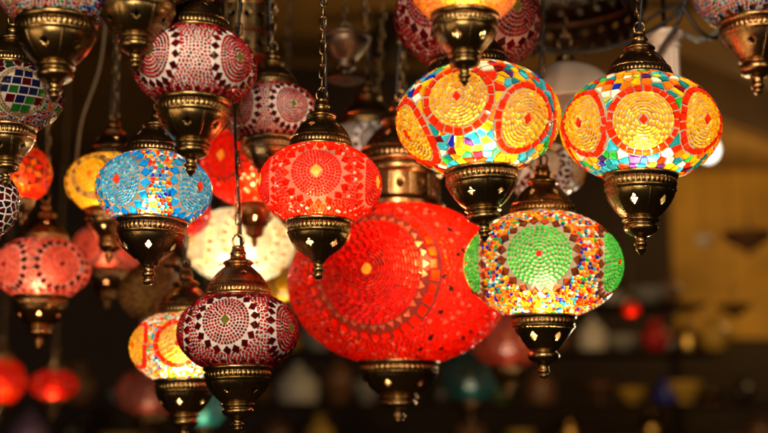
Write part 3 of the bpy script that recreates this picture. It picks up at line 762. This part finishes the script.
# dark pierced canopy with scalloped fringe
e = link('chandelier_canopy', None); e.location = P(552, -8, 2.16); tag(e, 'dark metal chandelier tray with pierced rim and scalloped fringe', 'chandelier')
cr_ = 92 * 2.16 / FPX
mb = MB(); lathe(mb, [(cr_ * k, cr_ * z) for k, z in [(.0, .02), (.5, .03), (.9, .0), (1.0, -.02), (1.02, -.06), (.99, -.09)]], 64); mb.build('tray', IRON, e)
mb = MB(); pierced(mb, [(.99, -.09), (.97, -.27)], 30, .065, .5, 'star'); lathe(mb, [(.97, -.27), (.99, -.29), (.97, -.31)], 64)
mb.v = [(x * cr_, y * cr_, z * cr_) for x, y, z in mb.v]; mb.build('pierced_rim', IRON, e)
for k in range(30):
    mb = MB(); th = 2 * math.pi * k / 30; v = []
    out_ = [(-.095, -.31), (.095, -.31), (.085, -.36), (.05, -.40), (.018, -.42), (.0, -.46), (-.018, -.42), (-.05, -.40), (-.085, -.36)]
    for rr_ in (.965, .955):
        for u, z in out_: v.append((cr_ * rr_ * math.cos(th + u), cr_ * rr_ * math.sin(th + u), cr_ * z))
    m_ = len(out_)
    mb.add(v, [tuple(range(m_)), tuple(range(2 * m_ - 1, m_ - 1, -1))] + [(q, (q + 1) % m_, m_ + (q + 1) % m_, m_ + q) for q in range(m_)])
    mb.build('fringe_scallop', IRON, e, False)
mb = MB(); tube(mb, [(0, 0, .0), (0, 0, ROOF_Z - e.location.z)], .008, 10); mb.build('stem', IRON, e)

# pale glass dish shade
WHITE = plain('milky_white_shade', (.85, .68, .58), .3, var=.12, scale=5, bump=.03)
s = 58 * 2.06 / FPX
hang('dish_shade', 'pale milky dish shaped ceiling shade behind the gold lamps', 566, 92, 2.06,
     [('shade', smoothprof([(1.0, -.32), (1.02, -.30), (.98, -.2), (.85, .05), (.6, .32), (.3, .46), (.12, .52)]), WHITE), ('collar', [(.12, .5), (.16, .52), (.16, .62), (.08, .66), (.06, .8)], BRASS)], 'lampshade', roof=ROOF_Z, scale=s)

# loose strands: chains and wires
def strand(name, label, cat, pts, r, mat):
    mb = MB(); q = smoothprof3(pts, 8); tube(mb, q, r, 7); o = mb.build(name, mat); tag(o, label, cat); return o
def smoothprof3(pts, sub):
    pts = [Vector(p) for p in pts]; out = []
    for i in range(len(pts) - 1):
        p0 = pts[max(i - 1, 0)]; p1 = pts[i]; p2 = pts[i + 1]; p3 = pts[min(i + 2, len(pts) - 1)]
        for k in range(sub):
            t = k / sub
            out.append(0.5 * (2 * p1 + (p2 - p0) * t + (2 * p0 - 5 * p1 + 4 * p2 - p3) * t * t + (3 * p1 - p0 - 3 * p2 + p3) * t ** 3))
    out.append(pts[-1]); return out
strand('cable', 'thin tan flex drooping behind the blue lamp', 'cable', [P(108, -40, 2.2), P(106, 20, 2.2), P(99, 70, 2.2), P(82, 120, 2.2), P(76, 165, 2.2)], .0024, TAN)
strand('cable', 'thick black cable sagging from the knot to the dark chandelier tray', 'cable', [P(685, 4, 2.02), P(668, 20, 2.02), P(640, 36, 2.02), P(606, 48, 2.02), P(560, 52, 2.02), P(520, 44, 2.02)], .0035, CORD)
strand('cable', 'black cable running up to the knot beside the pale fluted pendant', 'cable', [P(655, 60, 2.00), P(664, 44, 2.00), P(675, 28, 2.00), P(683, 8, 2.00), P(694, -20, 2.00)], .0038, CORD)
strand('cable', 'black cable looping right of the knot toward the pink bead lamp', 'cable', [P(682, 6, 1.98), P(690, 18, 1.98), P(700, 32, 1.98), P(716, 38, 1.98), P(735, 22, 1.98), P(750, -10, 1.98)], .0035, CORD)
strand('cable', 'slack black cable arching over the gold lamp cap', 'cable', [P(630, 40, 2.04), P(645, 22, 2.04), P(665, 10, 2.04), P(684, 4, 2.04)], .003, CORD)
strand('cable', 'grey flex arching pale beside the pink bead lamp cup', 'cable', [P(684, 34, 2.10), P(698, 40, 2.10), P(712, 35, 2.10), P(728, 20, 2.10), P(735, -10, 2.10)], .0045, plain('grey_flex', (.35, .33, .30), .35))
for lb, x, y0, d in (('slim loose chain hanging in front of the grey lamp collar', 374, 150, 2.3), ('slim loose chain hanging between the collar and the dusky red lamp', 398, 165, 2.25)):
    p = P(x, y0, d); o = link('chain', chain_mesh(ROOF_Z - p.z, BRONZE, .0055, .022)); o.location = p; tag(o, lb, 'chain')
    o.rotation_euler = (0, R(3.5), 0)

# ------------------------------------------------------------------ the stall around: canopy, vault, back wall, shelves
WOOD = plain('dark_stall_timber', (.026, .014, .007), .95, scale=4)
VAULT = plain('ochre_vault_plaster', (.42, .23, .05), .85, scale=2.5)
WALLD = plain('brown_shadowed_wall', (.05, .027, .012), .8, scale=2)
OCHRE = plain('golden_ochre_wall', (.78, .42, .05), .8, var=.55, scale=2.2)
def struct(name, mb, mat, parent=None):
    o = mb.build(name, mat, parent, False)
    if parent is None: o['kind'] = 'structure'
    return o
mb = MB(); box(mb, -1.5, .95, ROOF_Z, 1.5, 3.0, ROOF_Z + .05); struct('ceiling', mb, WOOD)
mb = MB(); box(mb, -4, 3.3, FAR_ROOF_Z, 4, 8.6, FAR_ROOF_Z + .1); struct('vault', mb, VAULT)
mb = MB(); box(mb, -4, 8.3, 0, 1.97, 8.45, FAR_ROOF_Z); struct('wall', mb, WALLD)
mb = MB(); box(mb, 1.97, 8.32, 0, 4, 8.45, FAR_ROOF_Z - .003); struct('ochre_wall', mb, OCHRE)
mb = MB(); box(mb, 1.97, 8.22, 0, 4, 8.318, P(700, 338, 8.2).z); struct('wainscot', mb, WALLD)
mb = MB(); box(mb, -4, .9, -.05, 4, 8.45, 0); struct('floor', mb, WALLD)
# timber brace of the stall roof
for lb, a0, a1, wd in (('heavy brown timber beam crossing under the vault', P(560, 40, 5.2), P(800, 128, 5.2), .10), ('dark sloping timber brace under the vault', P(425, -20, 5.4), P(372, 60, 5.4), .07),
                       ('dark cross timber at the head of the stall', P(190, 90, 5.6), P(520, 104, 5.6), .12)):
    a0 = Vector(a0); a1 = Vector(a1); mb = MB(); dv = (a1 - a0); ln = dv.length
    box(mb, 0, -.05, -wd, ln, .05, wd); o = mb.build('roof_beam', WOOD if 'dark' in lb else plain('brown_beam_wood', (.26, .14, .035), .8, scale=5), None, False)
    o.matrix_world = Matrix.Translation(a0) @ dv.to_track_quat('X', 'Z').to_matrix().to_4x4(); tag(o, lb, 'beam')
# pale fluted pendant
e = link('fluted_pendant', None); b0 = P(669, 140, 2.02); e.location = b0; tag(e, 'pale fluted porcelain pendant behind the gold lamp and cables', 'pendant')
STONE = plain('pale_pink_porcelain', (.80, .62, .50), .35, var=.15, scale=20, bump=.03)
zt = P(669, 44, 2.02).z - b0.z; rc_ = 13.5 * 2.02 / FPX
mb = MB(); seg = 112; v = []
for z in (0, zt * .5, zt):
    for k in range(seg):
        th = 2 * math.pi * k / seg; rr_ = rc_ * (1 - .13 * max(0.0, math.cos(14 * th)) ** .6); v.append((rr_ * math.cos(th), rr_ * math.sin(th), z))
mb.add(v, [(j * seg + k, j * seg + (k + 1) % seg, (j + 1) * seg + (k + 1) % seg, (j + 1) * seg + k) for j in range(2) for k in range(seg)])
mb.build('shaft', STONE, e, False)
mb = MB(); lathe(mb, [(rc_ * k, zt + rc_ * z) for k, z in smoothprof([(1.0, -.02), (1.15, .05), (1.2, .25), (1.05, .35), (1.05, .5), (1.35, .85), (1.45, 1.0), (1.4, 1.25), (.9, 1.4), (.3, 1.5), (.1, 1.6)])], 40); mb.build('capital', STONE, e)
mb = MB(); lathe(mb, [(rc_ * k, rc_ * z) for k, z in smoothprof([(1.0, .02), (1.15, -.05), (1.1, -.3), (.6, -.6), (.2, -.8), (.0, -.85)])], 40); mb.build('foot', STONE, e)
mb = MB(); tube(mb, [(0, 0, zt + rc_ * 1.5), (0, 0, ROOF_Z - b0.z)], .004, 8); mb.build('rod', IRON, e)
# bright spot lamp
e = link('spot_lamp', None); e.location = P(708, 150, 6.8); tag(e, 'glaring white spot lamp against the ochre wall', 'spot lamp')
mb = MB(); lathe(mb, [(.052 * math.sin(math.pi * k / 10), .06 * math.cos(math.pi * k / 10)) for k in range(11)], 16, False); mb.build('bulb', glow_mat(5.0, (1.0, .93, .78)), e)
mb = MB(); lathe(mb, smoothprof([(.03, .055), (.05, .08), (.045, .12), (.02, .14), (.0, .14)]), 24); mb.build('socket', IRON, e)
mb = MB(); tube(mb, [(0, 0, .13), (0, 0, FAR_ROOF_Z - e.location.z)], .006, 6); mb.build('flex', CORD, e)
# shelves with blurred wares
SD = 6.2
shelf_y = {}
for i, (py, x0, x1, lb) in enumerate([(306, 430, 700, 'dark shelf board holding red and white wares under the ochre wall'), (352, 200, 716, 'long dark shelf board crowded with brass and coloured wares'),
                                      (404, -40, 800, 'long lower shelf board with pale and golden pots'), (452, -60, 820, 'bottom counter board of the stall')]):
    d = SD - .0 if i else SD + .5
    p0 = P(x0, py, d); p1 = P(x1, py, d); mb = MB(); box(mb, p0.x, p0.y - .16, p0.z - .014, p1.x, p0.y + .22, p0.z)
    tag(mb.build('shelf_board', WOOD, None, False), lb, 'shelf'); shelf_y[i] = (p0.z, p0.y, d)
KINDS = {
 'vase': [(.0, 0), (.5, .0), (.55, .06), (.8, .5), (1.0, 1.0), (.85, 1.5), (.45, 1.85), (.38, 2.1), (.6, 2.4), (.55, 2.4), (.3, 2.1)],
 'bowl': [(.0, 0), (.45, .0), (.4, .12), (.75, .4), (1.0, .85), (1.02, .95), (.95, .93), (.6, .45), (.0, .25)],
 'goblet': [(.0, 0), (.7, .0), (.65, .08), (.18, .25), (.14, .8), (.25, .95), (.8, 1.3), (1.0, 1.9), (.95, 1.9), (.7, 1.4), (.0, 1.1)],
 'jar': [(.0, 0), (.8, .0), (.95, .15), (1.0, .8), (.9, 1.35), (.6, 1.5), (.65, 1.55), (.55, 1.75), (.2, 1.95), (.22, 2.1), (.12, 2.25), (.0, 2.27)],
}
CW = {'white': ((.75, .70, .60), 0), 'brass': ((.60, .38, .10), 1), 'golden': ((.70, .42, .06), 0), 'red': ((.55, .02, .02), 0), 'dark blue': ((.02, .03, .35), 0), 'dark': ((.035, .022, .014), 0), 'brown': ((.22, .10, .04), 0), 'grey': ((.38, .36, .33), 0), 'green': ((.10, .16, .06), 0), 'mauve': ((.25, .13, .20), 0)}
cm = {k: plain(k.replace(' ', '_') + '_ware_glaze', c, .3, m) for k, (c, m) in CW.items()}
wares = [(0, 450, 12, 'brown', 'jar'), (0, 480, 10, 'green', 'vase'), (0, 560, 13, 'dark', 'jar'), (0, 588, 9, 'brown', 'vase'), (0, 612, 10, 'white', 'bowl'), (0, 648, 14, 'grey', 'bowl'), (0, 672, 9, 'brown', 'vase'),
         (1, 256, 16, 'brown', 'jar'), (1, 290, 10, 'golden', 'bowl'), (1, 318, 14, 'grey', 'vase'), (1, 455, 10, 'brown', 'bowl'), (1, 480, 9, 'golden', 'goblet'), (1, 560, 10, 'brown', 'vase'), (1, 594, 12, 'white', 'jar'), (1, 622, 14, 'grey', 'bowl'),
         (1, 656, 12, 'red', 'vase'), (1, 664, 11, 'white', 'bowl'), (1, 690, 12, 'brass', 'jar'), (1, 716, 13, 'golden', 'vase'), 
         (2, 75, 15, 'brown', 'vase'), (2, 120, 10, 'grey', 'bowl'), (2, 262, 12, 'brown', 'bowl'), (2, 298, 17, 'white', 'jar'), (2, 338, 12, 'brown', 'vase'), (2, 366, 13, 'grey', 'bowl'), (2, 440, 10, 'dark', 'jar'), (2, 500, 10, 'green', 'vase'),
         (2, 540, 12, 'brown', 'jar'), (2, 600, 10, 'brown', 'goblet'), (2, 632, 12, 'golden', 'bowl'), (2, 666, 10, 'dark blue', 'jar'), (2, 684, 15, 'golden', 'bowl'), (2, 715, 11, 'brass', 'bowl'), (2, 745, 10, 'dark', 'vase'),
         (3, 30, 16, 'mauve', 'jar'), (3, 70, 13, 'dark', 'vase'), (3, 118, 17, 'golden', 'bowl'), (3, 235, 14, 'brass', 'bowl'), (3, 275, 13, 'brown', 'jar'), (3, 320, 12, 'golden', 'vase'), (3, 432, 12, 'white', 'bowl'), (3, 470, 14, 'brown', 'vase'),
         (3, 520, 12, 'golden', 'bowl'), (3, 570, 14, 'brass', 'jar'), (3, 618, 18, 'golden', 'bowl'), (3, 655, 14, 'brass', 'vase'), (3, 735, 13, 'brown', 'bowl'), (3, 765, 12, 'brown', 'vase')]
SHN = ['the top shelf under the ochre wall', 'the long middle shelf', 'the lower shelf', 'the bottom counter']
wm = {}
rng = random.Random(5)
seen = {}
for sh, x, r, colr, kd in wares:
    z, y, d = shelf_y[sh]; p = P(x, 300, d)
    if (kd, colr) not in wm:
        mb = MB(); lathe(mb, smoothprof(KINDS[kd], 3), 28); wm[(kd, colr)] = mb.mesh(kd, cm[colr])
    o = link(kd, wm[(kd, colr)]); s = r * 1.25 * d / FPX; o.scale = (s, s, s * rng.uniform(.85, 1.1)); o.location = (p.x, y + rng.uniform(-.04, .04), z); o.rotation_euler.z = rng.uniform(0, 6)
    q = seen[(sh, colr, kd)] = seen.get((sh, colr, kd), 0) + 1
    if q > 1: o.scale.z *= (1.35, .62)[q - 2]
    tag(o, 'blurred %s%s %s standing on %s' % (('', 'tall ', 'squat ')[q - 1], colr, kd, SHN[sh]), kd, 'wares on ' + SHN[sh])
# dark hanging bowls before the ochre wall
def bowl_lamp(label, px, py, rpx, d, mat):
    hang('hanging_bowl', label, px, py, d, [('bowl', smoothprof([(.0, -.75), (.10, -.70), (.12, -.55), (.35, -.42), (.75, -.15), (1.0, .12), (1.03, .2), (.98, .22), (.7, .05), (.2, -.2), (.0, -.25)]), mat),
         ('stem', smoothprof([(.05, -.2), (.05, .5), (.12, .6), (.05, .7), (.05, .9)]), mat)], 'hanging bowl', roof=FAR_ROOF_Z, mat=IRON, scale=rpx * d / FPX)
bowl_lamp('wide dark metal bowl hanging before the ochre wall', 748, 238, 25, 6.4, cm['brown'])
bowl_lamp('smaller dark metal bowl hanging low before the ochre wall', 734, 308, 17, 6.6, cm['brown'])
bowl_lamp('small pale bowl hanging by the edge of the ochre wall', 703, 240, 10, 6.0, cm['white'])
